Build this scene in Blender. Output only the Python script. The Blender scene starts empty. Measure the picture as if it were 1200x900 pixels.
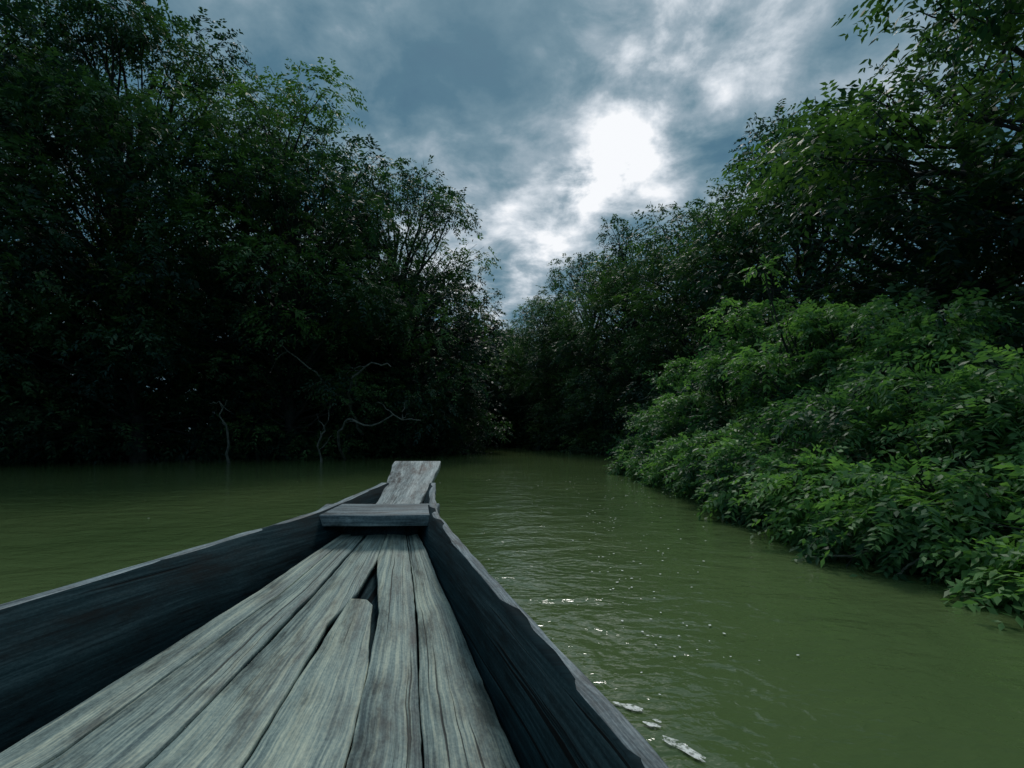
import bpy, math, random
import numpy as np
from mathutils import Vector

rng = np.random.default_rng(7)
random.seed(7)
scene = bpy.context.scene
scene.view_settings.view_transform = 'Standard'
scene.view_settings.look = 'None'
scene.view_settings.exposure = 0
CAM_H = 0.85

# ------------------------------------------------------------------ helpers
def new_mat(name):
    m = bpy.data.materials.new(name); m.use_nodes = True
    nt = m.node_tree
    for n in list(nt.nodes): nt.nodes.remove(n)
    out = nt.nodes.new('ShaderNodeOutputMaterial')
    return m, nt, out
def N(nt, typ, **kw):
    n = nt.nodes.new(typ)
    for k, v in kw.items(): setattr(n, k, v)
    return n
def ramp(nt, stops, interp='LINEAR'):
    r = nt.nodes.new('ShaderNodeValToRGB'); cr = r.color_ramp; cr.interpolation = interp
    while len(cr.elements) < len(stops): cr.elements.new(0.5)
    for e, (p, c) in zip(cr.elements, stops):
        e.position = p; e.color = (c[0], c[1], c[2], 1) if not np.isscalar(c) else (c, c, c, 1)
    return r
def math_n(nt, op, a=None, b=None, clamp=False):
    n = nt.nodes.new('ShaderNodeMath'); n.operation = op; n.use_clamp = clamp
    for i, v in enumerate((a, b)):
        if v is None: continue
        if isinstance(v, (int, float)): n.inputs[i].default_value = v
        else: nt.links.new(v, n.inputs[i])
    return n.outputs[0]
def mixc(nt, fac, a, b, blend='MIX'):
    n = nt.nodes.new('ShaderNodeMix'); n.data_type = 'RGBA'; n.blend_type = blend
    for s, v in ((n.inputs[0], fac), (n.inputs[6], a), (n.inputs[7], b)):
        if isinstance(v, (int, float)): s.default_value = v
        elif isinstance(v, tuple): s.default_value = (*v, 1)
        else: nt.links.new(v, s)
    return n.outputs[2]

def mesh_np(name, V, Q, mats, midx=None, tint=None, smooth=False, grain=None):
    V = np.asarray(V, dtype=np.float32); Q = np.asarray(Q, dtype=np.int32)
    me = bpy.data.meshes.new(name)
    me.vertices.add(len(V)); me.vertices.foreach_set('co', V.ravel())
    me.loops.add(Q.size); me.loops.foreach_set('vertex_index', Q.ravel())
    me.polygons.add(len(Q))
    me.polygons.foreach_set('loop_start', np.arange(0, Q.size, Q.shape[1], dtype=np.int32))
    for m in mats: me.materials.append(m)
    if midx is not None: me.polygons.foreach_set('material_index', np.asarray(midx, dtype=np.int32))
    if smooth: me.polygons.foreach_set('use_smooth', np.ones(len(Q), dtype=bool))
    me.update(calc_edges=True)
    if tint is not None:
        a = me.attributes.new('tint', 'FLOAT', 'FACE'); a.data.foreach_set('value', np.asarray(tint, dtype=np.float32))
    if grain is not None:
        a = me.attributes.new('grain', 'FLOAT_VECTOR', 'POINT'); a.data.foreach_set('vector', np.asarray(grain, dtype=np.float32).ravel())
    me.validate()
    return me
def add_obj(name, me, parent=None, loc=(0,0,0)):
    o = bpy.data.objects.new(name, me); scene.collection.objects.link(o)
    o.location = loc
    if parent: o.parent = parent
    return o
def nrm(a): return a / (np.linalg.norm(a, axis=-1, keepdims=True) + 1e-9)

# ------------------------------------------------------------------ materials
def leaf_material(name, dark, light, transl):
    m, nt, out = new_mat(name)
    at = N(nt, 'ShaderNodeAttribute', attribute_name='tint')
    oi = N(nt, 'ShaderNodeObjectInfo')
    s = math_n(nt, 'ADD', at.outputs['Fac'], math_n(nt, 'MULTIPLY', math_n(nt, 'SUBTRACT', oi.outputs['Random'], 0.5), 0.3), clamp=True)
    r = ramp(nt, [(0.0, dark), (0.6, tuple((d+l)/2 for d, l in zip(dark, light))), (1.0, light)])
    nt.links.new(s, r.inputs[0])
    p = N(nt, 'ShaderNodeBsdfPrincipled'); p.inputs['Roughness'].default_value = 0.5
    p.inputs['Specular IOR Level'].default_value = 0.25
    nt.links.new(r.outputs[0], p.inputs['Base Color'])
    if transl == 0:
        nt.links.new(p.outputs[0], out.inputs[0]); return m
    t = N(nt, 'ShaderNodeBsdfTranslucent')
    tc = mixc(nt, 1.0, r.outputs[0], (1.4, 1.6, 0.7), 'MULTIPLY')
    nt.links.new(tc, t.inputs['Color'])
    mx = N(nt, 'ShaderNodeMixShader'); mx.inputs[0].default_value = transl
    nt.links.new(p.outputs[0], mx.inputs[1]); nt.links.new(t.outputs[0], mx.inputs[2])
    nt.links.new(mx.outputs[0], out.inputs[0])
    return m
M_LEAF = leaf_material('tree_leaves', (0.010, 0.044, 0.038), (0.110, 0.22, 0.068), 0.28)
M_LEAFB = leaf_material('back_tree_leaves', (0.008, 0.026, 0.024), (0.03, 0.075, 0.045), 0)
M_BUSH = leaf_material('bush_leaves', (0.016, 0.075, 0.045), (0.19, 0.37, 0.13), 0.38)

def bark_material(name, c1, c2):
    m, nt, out = new_mat(name)
    tc = N(nt, 'ShaderNodeTexCoord'); n = N(nt, 'ShaderNodeTexNoise'); n.inputs['Scale'].default_value = 9; n.inputs['Detail'].default_value = 4
    nt.links.new(tc.outputs['Object'], n.inputs['Vector'])
    r = ramp(nt, [(0.3, c1), (0.7, c2)]); nt.links.new(n.outputs[0], r.inputs[0])
    p = N(nt, 'ShaderNodeBsdfPrincipled'); p.inputs['Roughness'].default_value = 0.9
    nt.links.new(r.outputs[0], p.inputs['Base Color'])
    nt.links.new(p.outputs[0], out.inputs[0]); return m
M_BARK = bark_material('bark', (0.012, 0.016, 0.015), (0.04, 0.045, 0.038))
M_PALE = bark_material('pale_bark', (0.05, 0.06, 0.055), (0.20, 0.21, 0.18))
M_TWIG = bark_material('twig_bark', (0.12, 0.12, 0.10), (0.36, 0.36, 0.30))

def wood_material(name, c_dark, c_mid, c_light, xs=1.0, rough=0.65, bumpd=0.003, stain=0.5, spec=.3, crack=.335):
    m, nt, out = new_mat(name)
    gr = N(nt, 'ShaderNodeAttribute', attribute_name='grain')
    at = N(nt, 'ShaderNodeAttribute', attribute_name='tint')
    off = N(nt, 'ShaderNodeCombineXYZ'); nt.links.new(math_n(nt, 'MULTIPLY', at.outputs['Fac'], 37.0), off.inputs[1])
    nt.links.new(math_n(nt, 'MULTIPLY', at.outputs['Fac'], 11.0), off.inputs[2])
    ad = N(nt, 'ShaderNodeVectorMath', operation='ADD'); nt.links.new(gr.outputs['Vector'], ad.inputs[0]); nt.links.new(off.outputs[0], ad.inputs[1])
    wv = N(nt, 'ShaderNodeTexNoise'); wv.inputs['Scale'].default_value = 2.2; wv.inputs['Detail'].default_value = 2; nt.links.new(ad.outputs[0], wv.inputs['Vector'])
    wx = N(nt, 'ShaderNodeCombineXYZ'); nt.links.new(math_n(nt, 'MULTIPLY', math_n(nt, 'SUBTRACT', wv.outputs[0], 0.5), 0.03), wx.inputs[0])
    ad2 = N(nt, 'ShaderNodeVectorMath', operation='ADD'); nt.links.new(ad.outputs[0], ad2.inputs[0]); nt.links.new(wx.outputs[0], ad2.inputs[1])
    def nz(sc, scale, det, rgh):
        mp = N(nt, 'ShaderNodeMapping'); mp.inputs['Scale'].default_value = sc; nt.links.new(ad2.outputs[0], mp.inputs[0])
        g = N(nt, 'ShaderNodeTexNoise'); g.inputs['Scale'].default_value = scale; g.inputs['Detail'].default_value = det; g.inputs['Roughness'].default_value = rgh
        nt.links.new(mp.outputs[0], g.inputs['Vector']); return g.outputs[0]
    g = nz((170*xs, 3.0, 60), 1.0, 6, 0.65)
    b1 = nz((26*xs, 0.7, 8), 1.0, 4, 0.55)
    s = nz((10, 2.6, 4), 1.2, 9, 0.74)
    fine = nz((120, 60, 60), 1.5, 4, 0.6)
    gg = math_n(nt, 'ADD', math_n(nt, 'MULTIPLY', g, 0.48), math_n(nt, 'MULTIPLY', b1, 0.34))
    gg = math_n(nt, 'ADD', gg, math_n(nt, 'MULTIPLY', fine, 0.18))
    r = ramp(nt, [(0.39, c_dark), (0.49, c_mid), (0.60, c_light)]); nt.links.new(gg, r.inputs[0])
    rs = ramp(nt, [(0.38, 1 - stain), (0.46, 1-stain*.45), (0.56, 1.0)]); nt.links.new(s, rs.inputs[0])
    c = mixc(nt, 1.0, r.outputs[0], rs.outputs[0], 'MULTIPLY')
    k = nz((75*xs, 0.5, 10), 1.0, 3, 0.5)
    kr = ramp(nt, [(crack-.03, 0.10), (crack, 1.0)]); nt.links.new(k, kr.inputs[0])
    c = mixc(nt, 0.92, c, kr.outputs[0], 'MULTIPLY')
    v = ramp(nt, [(0, 0.70), (1, 1.15)]); nt.links.new(math_n(nt, 'FRACT', math_n(nt, 'MULTIPLY', at.outputs['Fac'], 7.3)), v.inputs[0])
    c = mixc(nt, 1.0, c, v.outputs[0], 'MULTIPLY')
    p = N(nt, 'ShaderNodeBsdfPrincipled'); nt.links.new(c, p.inputs['Base Color'])
    rr = ramp(nt, [(0.3, rough - 0.12), (0.7, rough + 0.15)]); nt.links.new(s, rr.inputs[0]); nt.links.new(rr.outputs[0], p.inputs['Roughness'])
    p.inputs['Specular IOR Level'].default_value = spec
    h = math_n(nt, 'ADD', gg, kr.outputs[0])
    b = N(nt, 'ShaderNodeBump'); b.inputs['Strength'].default_value = 0.7; b.inputs['Distance'].default_value = bumpd
    nt.links.new(h, b.inputs['Height']); nt.links.new(b.outputs[0], p.inputs['Normal'])
    nt.links.new(p.outputs[0], out.inputs[0]); return m
M_PLANK = wood_material('weathered_planks', (0.075, 0.118, 0.125), (0.225, 0.295, 0.275), (0.46, 0.51, 0.41), stain=.68, crack=.365)
M_RIM = wood_material('weathered_rim', (0.05, 0.085, 0.10), (0.17, 0.23, 0.255), (0.42, 0.49, 0.51), 1.0, stain=.75)
M_HULL = wood_material('tarred_hull', (0.004, 0.015, 0.020), (0.010, 0.031, 0.039), (0.032, 0.066, 0.078), 0.5, rough=0.85, spec=.08, stain=.6)
M_BOW = wood_material('bow_wood', (0.09, 0.13, 0.14), (0.28, 0.34, 0.345), (0.56, 0.63, 0.62), 0.8, stain=0.88)

# ------------------------------------------------------------------ world
SUN_AZ = math.radians(2.0)
SUN_EL = math.radians(50.0)
sd = Vector((math.sin(SUN_AZ)*math.cos(SUN_EL), math.cos(SUN_AZ)*math.cos(SUN_EL), math.sin(SUN_EL)))
w = bpy.data.worlds.new('World'); scene.world = w; w.use_nodes = True
nt = w.node_tree
for n in list(nt.nodes): nt.nodes.remove(n)
out = nt.nodes.new('ShaderNodeOutputWorld'); bg = nt.nodes.new('ShaderNodeBackground')
sky = nt.nodes.new('ShaderNodeTexSky'); sky.sky_type = 'NISHITA'; sky.sun_disc = False
sky.sun_elevation = SUN_EL; sky.sun_rotation = SUN_AZ
tc = nt.nodes.new('ShaderNodeTexCoord')
nv = nt.nodes.new('ShaderNodeVectorMath'); nv.operation = 'NORMALIZE'; nt.links.new(tc.outputs['Generated'], nv.inputs[0])
sp = nt.nodes.new('ShaderNodeSeparateXYZ'); nt.links.new(nv.outputs[0], sp.inputs[0])
zz = math_n(nt, 'ADD', math_n(nt, 'MAXIMUM', sp.outputs[2], 0.0), 0.25)
cx = nt.nodes.new('ShaderNodeCombineXYZ')
nt.links.new(math_n(nt, 'DIVIDE', sp.outputs[0], zz), cx.inputs[0]); nt.links.new(math_n(nt, 'DIVIDE', sp.outputs[1], zz), cx.inputs[1])
def cloud_noise(scale, detail, rough, dist, loc):
    mp = N(nt, 'ShaderNodeMapping'); mp.inputs['Location'].default_value = loc; nt.links.new(cx.outputs[0], mp.inputs[0])
    n = N(nt, 'ShaderNodeTexNoise'); n.inputs['Scale'].default_value = scale; n.inputs['Detail'].default_value = detail
    n.inputs['Roughness'].default_value = rough; n.inputs['Distortion'].default_value = dist
    nt.links.new(mp.outputs[0], n.inputs['Vector']); return n.outputs[0]
n1 = cloud_noise(1.7, 7, 0.52, 0.2, (3.1, 1.7, 0))
n2 = cloud_noise(5.5, 7, 0.58, 0.2, (8.1, 2.2, 4))
def lobe(u, v, tight, gain):
    d = Vector(((u-600)/600, 1, (507-v)/600)).normalized()
    dt = nt.nodes.new('ShaderNodeVectorMath'); dt.operation = 'DOT_PRODUCT'
    nt.links.new(nv.outputs[0], dt.inputs[0]); dt.inputs[1].default_value = d
    return math_n(nt, 'MULTIPLY', math_n(nt, 'POWER', math_n(nt, 'MAXIMUM', dt.outputs['Value'], 0.0), tight), gain)
# luminous breaks in the overcast
L = [lobe(722, 182, 1200, 0.36), lobe(680, 216, 1200, 0.34), lobe(625, 305, 500, 0.15), lobe(562, 372, 300, 0.22), lobe(750,120,200,.10),
     lobe(790, 50, 60, 0.13), lobe(690, 250, 40, 0.15), lobe(520, 270, 90, 0.10), lobe(600, 110, 120, -0.06), lobe(600, 0, 60, -0.03), lobe(900,80,60,.10), lobe(430,150,60,.09)]
acc = L[0]
for l in L[1:]: acc = math_n(nt, 'ADD', acc, l)
base = math_n(nt, 'ADD', math_n(nt, 'MULTIPLY', n1, 0.62), math_n(nt, 'MULTIPLY', n2, 0.38))
base = math_n(nt, 'ADD', math_n(nt, 'MULTIPLY', math_n(nt, 'SUBTRACT', base, 0.5), 2.0), 0.43)
acc = math_n(nt, 'MULTIPLY', acc, math_n(nt, 'ADD', math_n(nt, 'MULTIPLY', n2, 3.4), -0.7))
dens = math_n(nt, 'ADD', base, acc)
zen = math_n(nt, 'MULTIPLY', math_n(nt, 'POWER', math_n(nt, 'MAXIMUM', sp.outputs[2], 0.0), 4.0), 0.36)
dens = math_n(nt, 'ADD', dens, zen)
cr = ramp(nt, [(0.14, (0.040, 0.125, 0.195)), (0.36, (0.080, 0.180, 0.250)), (0.54, (0.175, 0.28, 0.35)), (0.70, (0.33, 0.42, 0.49)), (0.88, (0.68, 0.74, 0.80)), (1.0, (0.95, 0.97, 1.0))])
nt.links.new(dens, cr.inputs[0])
skys = mixc(nt, 1.0, sky.outputs[0], (0.05, 0.06, 0.065), 'MULTIPLY')
covr = ramp(nt, [(0.2, 0.86), (0.5, 0.98)]); nt.links.new(dens, covr.inputs[0])
col = mixc(nt, covr.outputs[0], skys, cr.outputs[0])
nt.links.new(col, bg.inputs['Color']); bg.inputs['Strength'].default_value = 1.0
nt.links.new(bg.outputs[0], out.inputs[0])

sl = bpy.data.lights.new('sun', 'SUN'); sl.energy = 1.5; sl.angle = math.radians(12); sl.color = (1.0, 0.96, 0.9)
so = bpy.data.objects.new('sun', sl); scene.collection.objects.link(so)
so.rotation_euler = sd.to_track_quat('Z', 'Y').to_euler(); so.location = (0, 0, 30)

# ------------------------------------------------------------------ ground and water
def lattice(half, n, k):
    t = np.linspace(-1, 1, n); return np.sinh(t*k)/np.sinh(k)*half
gx = lattice(400, 181, 4.2); gy = lattice(400, 181, 4.2) + 14
X, Y = np.meshgrid(gx, gy)
xb = np.interp(Y, [-400, 10, 14, 20, 27, 34, 45, 60, 400], [4.6, 4.4, 5.0, 4.4, 2.6, 0.2, -3, -12, -150])
xe = np.interp(Y, [21, 27, 34, 45, 60, 400], [-2, -3.6, -6, -10, -20, -220])
yl = np.interp(X, [-400, -30, -10, -2], [60, 17, 19.5, 21])
s = np.maximum(X - xb, np.minimum(Y - yl, xe - X))
s = np.maximum(s, Y - 36)
s = np.maximum(s, -60 - Y); s = np.maximum(s, -60 - X)
Z = np.clip(s*0.4, -0.9, 0.45) + 0.07*np.sin(X*1.7+Y)*np.cos(Y*1.3) + 0.04*np.sin(X*4.1)*np.sin(Y*3.7)
n = len(gx); idx = np.arange(n*n).reshape(n, n)
Q = np.stack([idx[:-1, :-1], idx[:-1, 1:], idx[1:, 1:], idx[1:, :-1]], -1).reshape(-1, 4)
m, ntm, o_ = new_mat('muddy_ground')
tcg = N(ntm, 'ShaderNodeTexCoord'); ng = N(ntm, 'ShaderNodeTexNoise'); ng.inputs['Scale'].default_value = 3; ng.inputs['Detail'].default_value = 8
ntm.links.new(tcg.outputs['Object'], ng.inputs['Vector'])
rg = ramp(ntm, [(0.35, (0.010, 0.016, 0.010)), (0.7, (0.03, 0.045, 0.022))]); ntm.links.new(ng.outputs[0], rg.inputs[0])
pg = N(ntm, 'ShaderNodeBsdfPrincipled'); pg.inputs['Roughness'].default_value = 0.95
pg.inputs['Specular IOR Level'].default_value = 0.1
ntm.links.new(rg.outputs[0], pg.inputs['Base Color']); ntm.links.new(pg.outputs[0], o_.inputs[0])
add_obj('ground', mesh_np('ground', np.stack([X, Y, Z], -1).reshape(-1, 3), Q, [m], smooth=True))

m, ntm, o_ = new_mat('murky_water')
tcg = N(ntm, 'ShaderNodeTexCoord')
nc = N(ntm, 'ShaderNodeTexNoise'); nc.inputs['Scale'].default_value = 0.35; nc.inputs['Detail'].default_value = 4
ntm.links.new(tcg.outputs['Object'], nc.inputs['Vector'])
rc = ramp(ntm, [(0.3, (0.062, 0.108, 0.040)), (0.7, (0.102, 0.152, 0.060))]); ntm.links.new(nc.outputs[0], rc.inputs[0])
mpw = N(ntm, 'ShaderNodeMapping'); mpw.inputs['Scale'].default_value = (1.0, 1.5, 1.0); mpw.inputs['Rotation'].default_value = (0, 0, 0.35)
ntm.links.new(tcg.outputs['Object'], mpw.inputs[0])
w1 = N(ntm, 'ShaderNodeTexNoise'); w1.inputs['Scale'].default_value = 2.3; w1.inputs['Detail'].default_value = 3; w1.inputs['Distortion'].default_value = 0.6
w2 = N(ntm, 'ShaderNodeTexNoise'); w2.inputs['Scale'].default_value = 13; w2.inputs['Detail'].default_value = 3; w2.inputs['Distortion'].default_value = 0.4
for q in (w1, w2): ntm.links.new(mpw.outputs[0], q.inputs['Vector'])
hh = math_n(ntm, 'ADD', w1.outputs[0], math_n(ntm, 'MULTIPLY', w2.outputs[0], 0.24))
bw = N(ntm, 'ShaderNodeBump'); bw.inputs['Strength'].default_value = 1.0; bw.inputs['Distance'].default_value = 0.030
ntm.links.new(hh, bw.inputs['Height'])
pw = N(ntm, 'ShaderNodeBsdfPrincipled'); pw.inputs['Roughness'].default_value = 0.02; pw.inputs['IOR'].default_value = 1.40
ntm.links.new(rc.outputs[0], pw.inputs['Base Color']); ntm.links.new(bw.outputs[0], pw.inputs['Normal']); ntm.links.new(pw.outputs[0], o_.inputs[0])
add_obj('water', mesh_np('water', [(-400, -386, 0), (400, -386, 0), (400, 414, 0), (-400, 414, 0)], [(0, 1, 2, 3)], [m]))

# ------------------------------------------------------------------ foliage generators
def tube(P, R, sides=6):
    P = np.asarray(P, float); R = np.asarray(R, float); k = len(P)
    T = nrm(np.gradient(P, axis=0)); ref = np.where(np.abs(T[:, 2:3]) > 0.9, [[1., 0, 0]], [[0, 0, 1.]])
    A = nrm(np.cross(T, ref)); B = np.cross(T, A)
    a = np.linspace(0, 2*np.pi, sides, endpoint=False)
    V = P[:, None] + R[:, None, None]*(np.cos(a)[None, :, None]*A[:, None] + np.sin(a)[None, :, None]*B[:, None])
    i = np.arange(k*sides).reshape(k, sides); j = np.roll(i, -1, axis=1)
    Q = np.stack([i[:-1], j[:-1], j[1:], i[1:]], -1).reshape(-1, 4)
    return V.reshape(-1, 3), Q
def bez(a, b, r, sag=0.0, n=7, wob=0.08):
    t = np.linspace(0, 1, n)[:, None]; L = np.linalg.norm(b-a)
    mid = (a+b)/2 + r.normal(0, 0.1*L, 3) + np.array([0, 0, sag*L])
    P = (1-t)**2*a + 2*t*(1-t)*mid + t*t*b
    P[1:-1] += r.normal(0, wob*L/n*1.5, (n-2, 3)); return P
def sprays(o, d, nn, L, K, leaf, r, width=0.42, droop=0.35):
    S = len(o); s = nrm(np.cross(d, nn)); nn = nrm(np.cross(s, d))
    Vs = []
    tt = np.linspace(0.15, 1, K)
    for k in range(K):
        for sgn in (-1, 1):
            t = tt[k] + r.normal(0, 0.02, (S, 1))
            base = o + d*(L[:, None]*t) - np.array([0, 0, 1.])*(droop*L[:, None]*t**2)
            ld = nrm(d*0.55 + sgn*s*0.85 - np.array([0, 0, 0.25]) + r.normal(0, 0.22, (S, 3)))
            ln = nrm(nn + r.normal(0, 0.35, (S, 3))); sd_ = nrm(np.cross(ld, ln))
            l = leaf*r.uniform(0.65, 1.2, (S, 1))*(1.1-0.35*tt[k])
            Vs.append(np.stack([base, base + ld*l*0.45 + sd_*l*width/2, base + ld*l - np.array([0, 0, 0.12])*l, base + ld*l*0.45 - sd_*l*width/2], 1))
    return np.concatenate(Vs, 0)
def clump_leaves(centers, radii, per, K, leaf, L0, r, flat=0.7, width=0.42):
    O = []; D = []; T = []
    for c, R in zip(centers, radii):
        m_ = max(6, int(per*(R/np.mean(radii))**2))
        dirs = nrm(r.normal(0, 1, (m_, 3)) + np.array([0, 0, 0.2]))
        rad = R*r.uniform(0.35, 1.0, (m_, 1))**0.6*r.uniform(0.8, 1.15, (m_, 1))
        p = c + dirs*rad*np.array([1, 1, flat])
        p[:, 2] = np.maximum(p[:, 2], 0.03 + r.uniform(0, .08, m_))
        dd = nrm(dirs*np.array([1, 1, 0.35]) + r.normal(0, 0.4, (m_, 3)) + np.array([0, 0, -0.1]))
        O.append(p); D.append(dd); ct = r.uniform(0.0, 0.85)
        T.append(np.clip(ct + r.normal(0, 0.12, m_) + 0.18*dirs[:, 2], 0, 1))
    O = np.concatenate(O); D = np.concatenate(D); T = np.concatenate(T)
    nn = nrm(np.array([0, 0, 1.]) + r.normal(0, 0.35, O.shape))
    Ls = L0*r.uniform(0.6, 1.3, len(O))
    V = sprays(O, D, nn, Ls, K, leaf, r, width)
    return V, np.tile(T, 2*K)
def build_plant(name, wood, LV, LT, mats, r):
    V = []; Q = []; off = 0
    for v, q in wood: V.append(v); Q.append(q+off); off += len(v)
    nw = sum(len(q) for q in Q)
    nl = len(LV); V.append(LV.reshape(-1, 3)); Q.append(np.arange(nl*4).reshape(-1, 4)+off)
    Q = np.concatenate(Q); V = np.concatenate(V)
    mi = np.zeros(len(Q)); mi[nw:] = 1
    ti = np.zeros(len(Q)); ti[nw:] = np.clip(LT + r.normal(0, 0.08, nl), 0, 1)
    return mesh_np(name, V, Q, mats, mi, ti)

def make_tree(name, seed, H=10.0, R=3.2, nclump=62, per=52, K=5, leaf=0.15, mat=None, low=0.02, twigs=4, L0=0.42, width=.42, cr=(.15, .33), prof=(1.25, 1.15, 1.1, 1.0, 0.95)):
    r = np.random.default_rng(seed)
    wood = []
    lean = r.normal(0, 0.35, 2)
    tp = np.array([[0, 0, -0.6], [lean[0]*0.3, lean[1]*0.3, H*0.18], [lean[0], lean[1], H*0.42], [lean[0]*1.3, lean[1]*1.3, H*0.74]])
    tt = np.linspace(0, 3, 12)
    P = np.stack([np.interp(tt, range(4), tp[:, i]) for i in range(3)], 1); P[1:] += r.normal(0, 0.06, (11, 3))
    wood.append(tube(P, np.linspace(0.24, 0.04, 12), 8))
    C = []; RR = []
    while len(C) < nclump:
        p = r.uniform(-1, 1, 3)
        q = np.linalg.norm(p*np.array([1, 1, .92]))
        if q > 1 or q < 0.42: continue
        h = (p[2]+1)/2
        wdt = np.interp(h, [0, 0.15, 0.45, 0.75, 1], prof)
        pos = np.array([p[0]*R*wdt, p[1]*R*wdt, H*low + h*H*(.93-low)])
        pos[:2] += lean*h
        C.append(pos); RR.append(R*r.uniform(*cr))
    C = np.array(C); RR = np.array(RR)
    for c, rr in zip(C, RR):
        zt = np.clip(c[2]*0.7 - 0.2*np.linalg.norm(c[:2]), H*0.08, H*0.70)
        a = np.array([np.interp(zt, P[:, 2], P[:, i]) for i in range(3)])
        B = bez(a, c, r, 0.12, 8); Ln = np.linalg.norm(c-a)
        wood.append(tube(B, np.linspace(0.022+0.010*Ln, 0.010, 8), 5))
        for _ in range(twigs):
            e = c + nrm(r.normal(0, 1, 3))*rr*0.9
            wood.append(tube(bez(B[r.integers(4, 7)], e, r, 0.05, 5), np.linspace(0.016, 0.005, 5), 3))
    LV, LT = clump_leaves(C, RR, per, K, leaf, L0, r, width=width)
    return build_plant(name, wood, LV, LT, [M_BARK, mat or M_LEAF], r)

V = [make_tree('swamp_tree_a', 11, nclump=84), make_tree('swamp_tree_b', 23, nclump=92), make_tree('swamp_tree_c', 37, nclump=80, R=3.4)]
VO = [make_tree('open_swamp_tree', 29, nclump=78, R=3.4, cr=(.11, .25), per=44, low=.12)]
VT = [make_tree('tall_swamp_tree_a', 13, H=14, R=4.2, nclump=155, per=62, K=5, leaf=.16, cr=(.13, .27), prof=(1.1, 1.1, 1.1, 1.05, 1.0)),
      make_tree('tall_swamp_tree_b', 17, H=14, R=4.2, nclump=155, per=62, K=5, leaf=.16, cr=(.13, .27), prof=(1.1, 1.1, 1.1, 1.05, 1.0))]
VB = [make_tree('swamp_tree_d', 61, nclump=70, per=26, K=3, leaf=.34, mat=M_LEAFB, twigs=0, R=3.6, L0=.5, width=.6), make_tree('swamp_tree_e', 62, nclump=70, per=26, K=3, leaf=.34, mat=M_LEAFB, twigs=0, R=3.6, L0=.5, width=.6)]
tall = [(-7.5,17.2,12.1,.94),(-11.0,15.0,14.0,1.0),(-15.2,13.8,16.2,1.05),(-21.5,14,16,1.1)]
front = [(-3.9,18.8,10.9,1.0),(-26.5,14,14,1.4),
 (8.6,2.0,9.5,1.1),(8.2,14.3,9.9,1.0),(6.9,17.8,9.7,.95),(5.3,21.5,10.0,.92),(3.7,25.5,9.9,.92),(2.0,29.3,9.2,.88),(0.4,33,8.6,.88)]
opn = [(8.2,6.3,10.0,1.12),(8.9,10.4,10.6,1.1)]
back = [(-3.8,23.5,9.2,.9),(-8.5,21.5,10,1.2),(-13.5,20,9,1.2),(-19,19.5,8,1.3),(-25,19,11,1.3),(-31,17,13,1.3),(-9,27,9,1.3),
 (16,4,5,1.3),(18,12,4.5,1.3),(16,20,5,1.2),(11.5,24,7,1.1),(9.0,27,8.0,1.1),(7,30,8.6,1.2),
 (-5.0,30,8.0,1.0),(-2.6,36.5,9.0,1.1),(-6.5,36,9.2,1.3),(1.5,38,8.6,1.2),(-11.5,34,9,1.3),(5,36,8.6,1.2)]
k = 0
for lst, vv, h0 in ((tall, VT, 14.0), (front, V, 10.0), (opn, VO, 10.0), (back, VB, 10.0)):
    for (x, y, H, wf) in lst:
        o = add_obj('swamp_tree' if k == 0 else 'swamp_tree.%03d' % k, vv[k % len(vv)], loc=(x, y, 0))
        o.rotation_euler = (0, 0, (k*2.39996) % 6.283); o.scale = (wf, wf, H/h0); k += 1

def make_thicket(name, seed):
    r = np.random.default_rng(seed); C = []; RR = []; wood = []
    for _ in range(34):
        c = np.array([r.uniform(-2.0, 2.0), r.uniform(-1.1, 1.1), r.uniform(.15, 2.9)*r.uniform(.5, 1)]); C.append(c); RR.append(r.uniform(.4, .75))
        wood.append(tube(bez(np.array([r.normal(0, .8), r.normal(0, .4), -.4]), c, r, .15, 6), np.linspace(.05, .01, 6), 4))
    LV, LT = clump_leaves(np.array(C), np.array(RR), 44, 4, .15, .4, r)
    return build_plant(name, wood, LV, LT*.7, [M_BARK, M_LEAF], r)
TH = [make_thicket('waterside_thicket_a', 71), make_thicket('waterside_thicket_b', 72)]
th = [(-2.7,20.0,.2,1),(-5.6,19.0,.1,1.1),(-9,17.4,.1,1.2),(-12.4,16.2,.1,1.2),(-15.8,15.6,0,1.3),(-19.4,15.4,0,1.3),(-23,15.6,0,1.3),(-27,16,0,1.4),(-31,17,0,1.4),
      (-3.4,24,1.2,1.1),(5.0,13.6,1.4,.9),(4.9,17.2,1.6,1),(4.2,20.6,1.9,1.1),(3.2,24,2.0,1.1),(2.1,27.5,2.0,1.1),(.9,31,2.0,1.1),(-1,35,2.6,1.2),(-4,36,0,1.2),(-7.5,35.5,0,1.3),(-4.6,29,1.2,1.2),
      (6.0,3.5,1.57,.9),(6.0,7.2,1.5,1.0),(5.7,10.6,1.6,1.05)]
for i, (x, y, rz, sc) in enumerate(th):
    o = add_obj('waterside_thicket' if i == 0 else 'waterside_thicket.%03d' % i, TH[i % 2], loc=(x, y, 0)); o.rotation_euler = (0, 0, rz+(3.14 if i % 3 == 0 else 0)); o.scale = (sc, sc, sc)

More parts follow.
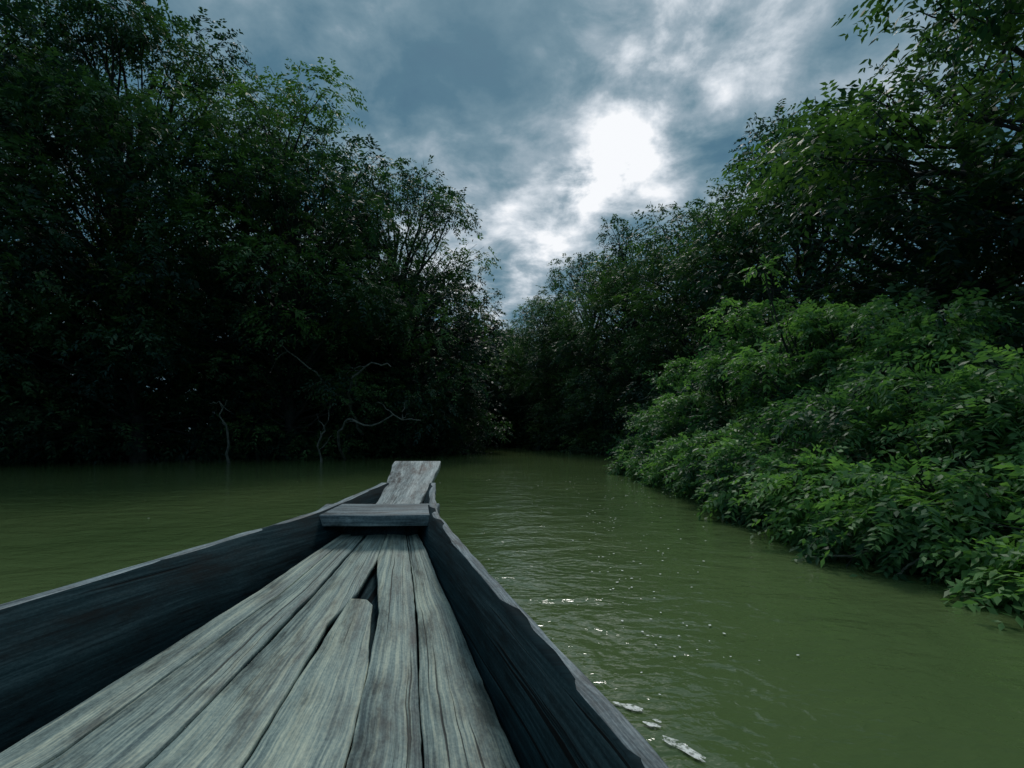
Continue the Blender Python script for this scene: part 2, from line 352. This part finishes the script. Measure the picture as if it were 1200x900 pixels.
def make_bush(name, seed, spine, nclump, per, leaf, rad=(0.15, 0.40)):
    r = np.random.default_rng(seed); wood = []; C = []; RR = []
    spine = np.array(spine, float)
    for k in range(nclump):
        # stratified along the bank so the bush has no bald stretches
        t = (k + r.uniform(0, 1))/nclump*(len(spine)-1); s_ = [np.interp(t, range(len(spine)), spine[:, i]) for i in range(4)]
        th = r.uniform(0, math.pi*.8); q = r.uniform(0.4, 1.1)
        if k % 4 == 0: th = r.uniform(0, .35); q = r.uniform(.85, 1.08)   # skirt trailing on the water
        elif r.random() < .14: q *= 1.22
        hx = -math.cos(th)*s_[2]*q; hz = max(0.14, math.sin(th)*s_[3]*q*r.uniform(0.7, 1.1))
        c = np.array([s_[0]+hx, s_[1]+r.normal(0, 0.25), hz]); C.append(c); RR.append(r.uniform(*rad)*(0.6 if q > 1.15 else 1))
        root = np.array([s_[0]+0.5+r.normal(0, 0.2), s_[1]+r.normal(0, 0.5), -0.2])
        B = bez(root, c, r, 0.22, 8); wood.append(tube(B, np.linspace(0.03, 0.007, 8), 5))
        for _ in range(5):
            e = c + nrm(r.normal(0, 1, 3))*RR[-1]*1.15
            wood.append(tube(bez(B[r.integers(4, 7)], e, r, 0.08, 5), np.linspace(0.009, 0.003, 5), 3))
    LV, LT = clump_leaves(np.array(C), np.array(RR), per, 6, leaf, 0.24, r, flat=.55)
    return build_plant(name, wood, LV, LT, [M_BARK, M_BUSH], r)
bushes = [([(4.0,1.9,1.35,1.3),(3.85,3.4,1.4,1.6),(3.7,5.0,1.3,1.9)], 100, 62, 0.078),
          ([(3.7,5.0,1.3,1.9),(3.9,6.5,1.4,2.3),(3.8,8.0,1.25,2.5)], 100, 54, 0.086),
          ([(3.8,8.0,1.2,2.5),(3.7,9.5,1.15,2.3),(3.4,11.0,.85,1.5)], 78, 50, 0.095)]
for i, (spn, nc_, per, lf) in enumerate(bushes):
    add_obj('riverside_bush' if i == 0 else 'riverside_bush.%03d' % i, make_bush('riverside_bush', 90+i, spn, nc_, per, lf))

r = np.random.default_rng(5); W = []
def limb(pts, r0, r1, jit=.05):
    pts = np.array(pts, float); k = (len(pts)-1)*4+1; t = np.linspace(0, len(pts)-1, k)
    P = np.stack([np.interp(t, range(len(pts)), pts[:, i]) for i in range(3)], 1)
    P[1:-1] += r.normal(0, jit, (k-2, 3)); W.append(tube(P, np.linspace(r0, r1, k), 6)); return P
for pts in ([(-4.9,16.8,.8),(-5.0,15.6,1.7),(-5.6,14.6,2.6),(-6.4,14.2,3.3)],
            [(-5.0,15.8,1.6),(-4.7,14.8,2.4),(-4.0,14.4,2.8),(-3.4,14.4,2.7)],
            [(-5.4,16.6,-.3),(-5.2,15.2,.7),(-4.7,14.6,1.3),(-4.0,14.5,1.0),(-3.3,14.5,1.3),(-2.6,14.6,1.2)],
            [(-5.5,14.8,-.4),(-5.5,14.6,.6),(-5.2,14.5,1.2)],[(-7.9,14.4,-.4),(-7.8,14.0,.8),(-7.9,13.8,1.7)]):
    P = limb(pts, 0.045, 0.014)
    for _ in range(4):
        a = P[r.integers(len(P)//3, len(P))]; e = a + nrm(r.normal(0, 1, 3)*np.array([1, .4, .7]))*r.uniform(.3, .9)
        W.append(tube(bez(a, e, r, 0.1, 6, 0.2), np.linspace(0.016, 0.005, 6), 4))
def join(W):
    V_ = []; Q_ = []; off = 0
    for v, q in W: V_.append(v); Q_.append(q+off); off += len(v)
    return np.concatenate(V_), np.concatenate(Q_)
v, q = join(W); add_obj('overhanging_branches', mesh_np('overhanging_branches', v, q, [M_PALE], smooth=True))
W = []
limb([(2.9,3.6,.10),(2.45,3.35,.03),(2.2,3.3,.06),(2.0,3.4,.02)], 0.012, 0.005, .015)
limb([(2.7,2.95,.16),(2.42,3.0,.15),(2.32,3.02,.06),(2.27,3.04,.0)], 0.013, 0.006, .012)
limb([(2.42,3.0,.15),(2.28,3.15,.10),(2.15,3.25,.13)], 0.007, 0.003, .01)
v, q = join(W); add_obj('fallen_twig', mesh_np('fallen_twig', v, q, [M_TWIG], smooth=True))

# ------------------------------------------------------------------ boat
boat = bpy.data.objects.new('wooden_boat', None); scene.collection.objects.link(boat)
gy_ = [-2.9,-1.5,-.3,.3,.733,1.185,1.385,1.909,2.645,3.0,3.42]
xR_ = [0.0,.25,.35,.31,.22,.079,.015,-.16,-.397,-.46,-.52]
xL_ = [-1.38,-1.62,-1.72,-1.66,-1.55,-1.45,-1.385,-1.25,-1.014,-.94,-.85]
zg_ = [.5,.42,.37,.37,.37,.375,.38,.40,.44,.475,.52]
fR_ = ([-2.9,-.3,.7,1.16,1.68,2.75,3.0,3.42],[-.2,.2,.14,.02,-.14,-.504,-.57,-.60])
fL_ = ([-2.9,-.3,.7,1.2,1.68,2.05,2.75,3.42],[-1.2,-1.5,-1.33,-1.2,-1.12,-1.03,-.90,-.77])
fZ_ = ([-2.9,-.3,1.0,1.2,1.68,2.05,2.4,2.75,3.42],[.2,.07,.085,.094,.142,.2,.26,.315,.45])
def smooth_interp(y, xs, vs):
    return (np.interp(y-.15, xs, vs)+2*np.interp(y, xs, vs)+np.interp(y+.15, xs, vs))/4
ys = np.linspace(-2.9, 3.42, 160)
GR = smooth_interp(ys, gy_, xR_); GL = smooth_interp(ys, gy_, xL_); GZ = smooth_interp(ys, gy_, zg_)
FR = smooth_interp(ys, *fR_); FL = smooth_interp(ys, *fL_); FZ = smooth_interp(ys, *fZ_)
rb = np.random.default_rng(3)
def wob(n, amp, k=6):
    return np.interp(np.arange(n), np.linspace(0, n-1, max(3, n//k)), rb.normal(0, amp, max(3, n//k)))
def swob(n, amp, k):
    a = wob(n, amp, k); kk = np.hanning(k+2); return np.convolve(a, kk/kk.sum(), 'same')
def loft(sections, closed=True, caps=True):
    S = np.array(sections); n_, k, _ = S.shape; i = np.arange(n_*k).reshape(n_, k); j = np.roll(i, -1, axis=1)
    Q = np.stack([i[:-1], j[:-1], j[1:], i[1:]], -1)
    if not closed: Q = Q[:, :-1]
    Q = Q.reshape(-1, 4).tolist()
    if caps and k == 4: Q += [i[0][::-1].tolist(), i[-1].tolist()]
    return S.reshape(-1, 3), Q
def part(name, V_, Q_, mat, tint=0.0, bevel=0.0, smooth=False, grain=None, cx=None):
    G = np.array(V_, float) if grain is None else np.asarray(grain, float)
    if grain is None and cx is not None: G[:, 0] -= np.interp(G[:, 1], cx[0], cx[1])
    me = mesh_np(name, V_, Q_, [mat], tint=np.full(len(Q_), tint), smooth=smooth, grain=G)
    o = add_obj(name, me, boat)
    if bevel:
        b = o.modifiers.new('bevel', 'BEVEL'); b.width = bevel; b.segments = 2; b.limit_method = 'ANGLE'
    return o
for side, G, F, sg in (('right', GR, FR, 1), ('left', GL, FL, -1)):
    th = 0.035
    secs = []
    for y, g, z, f, fz in zip(ys, G, GZ, F, FZ):
        secs.append([(g, y, z-.002), (g-sg*th, y, z-.002), (f-sg*.0, y, fz-.06), (f+sg*(th+.02), y, fz-.26)])
    v, q = loft(secs)
    gr_ = np.array(v); gr_[:, 0] = gr_[:, 2]*1.0
    part('hull_side_'+side, v, q, M_HULL, 0.2 if sg > 0 else 0.6, grain=gr_)
    wo = wob(len(ys), .0026, 2); wi = wob(len(ys), .0026, 2); wz = wob(len(ys), .0016, 3)
    secs = [[(g+sg*(.010+a), y, z+c), (g-sg*(.030+b_), y, z+c*.6-.002), (g-sg*(.030+b_), y, z-.022), (g+sg*(.010+a), y, z-.030)] for y, g, z, a, b_, c in zip(ys, G, GZ, wo, wi, wz)]
    v, q = loft(secs); part('gunwale_'+side, v, q, M_RIM, 0.33 if sg > 0 else 0.8, bevel=.004, cx=(ys, G))
secs = [[(fl-.05, y, fz-.2), (fr+.05, y, fz-.2), (fr+.03, y, fz-.25), (fl-.03, y, fz-.25)] for y, fl, fr, fz in zip(ys, FL, FR, FZ)]
v, q = loft(secs); part('hull_bottom', v, q, M_HULL, 0.4)
secs = [[(fl, y, fz-.055), (fr, y, fz-.055), (fr, y, fz-.075), (fl, y, fz-.075)] for y, fl, fr, fz in zip(ys, FL, FR, FZ)]
v, q = loft(secs); part('bilge', v, q, M_HULL, 0.5)
v, q = loft([[(GL[0]+.03, -2.87, GZ[0]), (GR[0]-.03, -2.87, GZ[0]), (FR[0], -2.87, FZ[0]-.2), (FL[0], -2.87, FZ[0]-.2)], [(GL[0]+.03, -2.83, GZ[0]), (GR[0]-.03, -2.83, GZ[0]), (FR[0], -2.83, FZ[0]-.2), (FL[0], -2.83, FZ[0]-.2)]])
part('transom', v, q, M_HULL, .1)
bd = [0.0, 0.13, 0.31, 0.475, 0.675, 0.835, 1.0]
ends = [(-2.8, 2.74), (-2.8, 2.72), (-2.8, 2.76), (-2.8, 2.04), (-2.8, 2.75), (-2.8, 2.73)]
py = np.arange(-2.8, 2.78, .02)
frac_w = [swob(len(py), .010, 26) for _ in bd]
for w_ in (frac_w[0], frac_w[-1]): w_[:] = 0
for p in range(6):
    y0, y1 = ends[p]; sel = py[(py >= y0) & (py <= y1)]; secs = []; G = []
    zo = rb.normal(0, .003); tilt = rb.normal(0, .002)
    e1 = wob(len(py), .0012, 2)+swob(len(py), .0025, 14); e2 = wob(len(py), .0012, 2)+swob(len(py), .0025, 14); zw = swob(len(py), .003, 20)
    for y in sel:
        k = min(int(round((y+2.8)/.02)), len(py)-1)
        xl = np.interp(y, *fL_); xr = np.interp(y, *fR_); z = np.interp(y, *fZ_)
        a, b_ = bd[p]+frac_w[p][k], bd[p+1]+frac_w[p+1][k]
        if p == 2: b_ += np.interp(y, [1.85, 2.1, 2.4], [0, .07, .11])
        if p == 4: a -= np.interp(y, [1.9, 2.15, 2.4], [0, .04, .10])
        gap = .001
        if p == 3: a += np.interp(y, [1.5, 1.98, 2.04], [0, .03, .04]); b_ -= np.interp(y, [1.6, 1.98, 2.04], [0, .035, .085])
        xa = xl+(xr-xl)*a+gap+abs(e1[k]); xb_ = xl+(xr-xl)*b_-gap-abs(e2[k])
        zt = z+zo+zw[k]
        if p == 3: zt -= .007
        c = .0015
        secs.append([(xa, y, zt-c+tilt), (xa+.003, y, zt+tilt), ((xa+xb_)/2, y, zt+.001), (xb_-.003, y, zt-tilt), (xb_, y, zt-c-tilt), (xb_, y, zt-.022), (xa, y, zt-.022)])
        gw = .9
        G += [(gw*a, y, 0), (gw*a+.004, y, 0), (gw*(a+b_)/2, y, 0), (gw*b_-.004, y, 0), (gw*b_, y, 0), (gw*b_, y, .02), (gw*a, y, .02)]
    S = np.array(secs); v, q = loft(secs, caps=False)
    nS, kS = S.shape[:2]; base = (nS-1)*kS
    q += [[base, base+1, base+5, base+6], [base+1, base+2, base+4, base+5]]
    part('floor_plank_%d' % (p+1), v, q, M_PLANK, 0.13+0.137*p, grain=G)
v, q = loft([[(-1.03, 2.62, .428), (-1.03, 2.84, .457), (-1.03, 2.84, .40), (-1.03, 2.62, .368)],
             [(-.72, 2.615, .426), (-.72, 2.845, .455), (-.72, 2.84, .40), (-.72, 2.615, .370)],
             [(-.40, 2.62, .430), (-.40, 2.84, .459), (-.40, 2.84, .40), (-.40, 2.62, .372)]])
gr_ = np.array(v); part('cross_beam', v, q, M_RIM, .45, bevel=.006, grain=gr_[:, [1, 0, 2]])
yb = np.linspace(2.70, 4.02, 26)
cxp = np.interp(yb, [2.7, 3.4, 4.02], [-.655, -.69, -.74]); hw = np.interp(yb, [2.7, 3.0, 3.4, 4.02], [.115, .125, .15, .185])
zp = np.interp(yb, [2.7, 3.0, 3.4, 3.7, 4.02], [.405, .44, .502, .56, .628])
e1 = wob(26, .003, 2); e2 = wob(26, .003, 2)
secs = [[(c-h-a, y, z), (c+h+b_, y, z), (c+h+b_, y, z-.045), (c-h-a, y, z-.045)] for y, c, h, z, a, b_ in zip(yb, cxp, hw, zp, e1, e2)]
v, q = loft(secs); part('bow_plate', v, q, M_BOW, .62, bevel=.005, cx=(yb, cxp))
secs = [[(c-h, y, zt), (c+h, y, zt), (c+h*.6, y, zb), (c-h*.6, y, zb)] for y, c, h, zt, zb in [(2.72,-.70,.20,.33,.05),(3.2,-.70,.17,.42,.13),(3.42,-.69,.14,.455,.20),(3.75,-.71,.13,.52,.36),(3.97,-.735,.12,.572,.50)]]
v, q = loft(secs); part('stem', v, q, M_HULL, .9)

# ------------------------------------------------------------------ foam and painted water glints
m, ntm, o_ = new_mat('foam_white')
pf = N(ntm, 'ShaderNodeBsdfPrincipled'); pf.inputs['Base Color'].default_value = (.8, .85, .82, 1); pf.inputs['Roughness'].default_value = .6
tcf = N(ntm, 'ShaderNodeTexCoord'); nf = N(ntm, 'ShaderNodeTexNoise'); nf.inputs['Scale'].default_value = 70; nf.inputs['Detail'].default_value = 5
ntm.links.new(tcf.outputs['Object'], nf.inputs['Vector']); rf = ramp(ntm, [(.36, 0.0), (.58, .95)]); ntm.links.new(nf.outputs[0], rf.inputs[0]); ntm.links.new(rf.outputs[0], pf.inputs['Alpha'])
ntm.links.new(pf.outputs[0], o_.inputs[0])
def blob(cx_, cy_, a, b, rot, r, n=18, z=.007, j=.16):
    th = np.linspace(0, 2*np.pi, n, endpoint=False); rr = 1+np.convolve(r.normal(0, j*1.5, n+2), [.25,.5,.25], 'valid')
    x = a*rr*np.cos(th); y = b*rr*np.sin(th); c, s_ = math.cos(rot), math.sin(rot)
    return [(cx_+x_*c-y_*s_, cy_+x_*s_+y_*c, z) for x_, y_ in zip(x, y)]
me = bpy.data.meshes.new('foam'); vs = []; fs = []
r = np.random.default_rng(9)
for (x, y, a, b, ro) in [(.365,1.575,.042,.014,-.6),(.405,1.48,.026,.011,-.6),(.46,1.37,.068,.018,-.95),(.425,1.50,.012,.006,-.5)]:
    p = blob(x, y, a, b, ro, r, 22, j=.22); k = len(vs); vs += p; fs.append(list(range(k, k+len(p))))
me.from_pydata(vs, [], fs); me.materials.append(m); add_obj('foam', me)
m2, ntm, o_ = new_mat('glint_white')
pf = N(ntm, 'ShaderNodeBsdfPrincipled'); pf.inputs['Base Color'].default_value = (.8, .85, .8, 1); pf.inputs['Roughness'].default_value = .4; ntm.links.new(pf.outputs[0], o_.inputs[0])
me = bpy.data.meshes.new('water_glints'); vs = []; fs = []  # tiny white discs painting sparkle on the water, mostly right of the bow
for _ in range(240):
    y = r.uniform(1.6, 10)**1.0; x = r.normal(.18*y+.1, .08*y) if r.random() < .8 else r.uniform(-7, 2.4)
    if x < .4 and y < 4.4: x = .45+r.uniform(0, .7)
    sz = r.uniform(.0015, .0055)*(1+y*.2); p = blob(x, y, sz, sz*.7, r.uniform(0, 3), r, 7, .008); k = len(vs); vs += p; fs.append(list(range(k, k+7)))
me.from_pydata(vs, [], fs); me.materials.append(m2); add_obj('water_glints', me)

# ------------------------------------------------------------------ camera
cam = bpy.data.cameras.new('camera'); co = bpy.data.objects.new('camera', cam); scene.collection.objects.link(co)
cam.sensor_width = 36; cam.lens = 18.0; cam.clip_start = 0.02; cam.clip_end = 1500
cam.shift_y = 57/1200
co.location = (0, 0, CAM_H); co.rotation_euler = (math.radians(90), 0, 0)
scene.camera = co
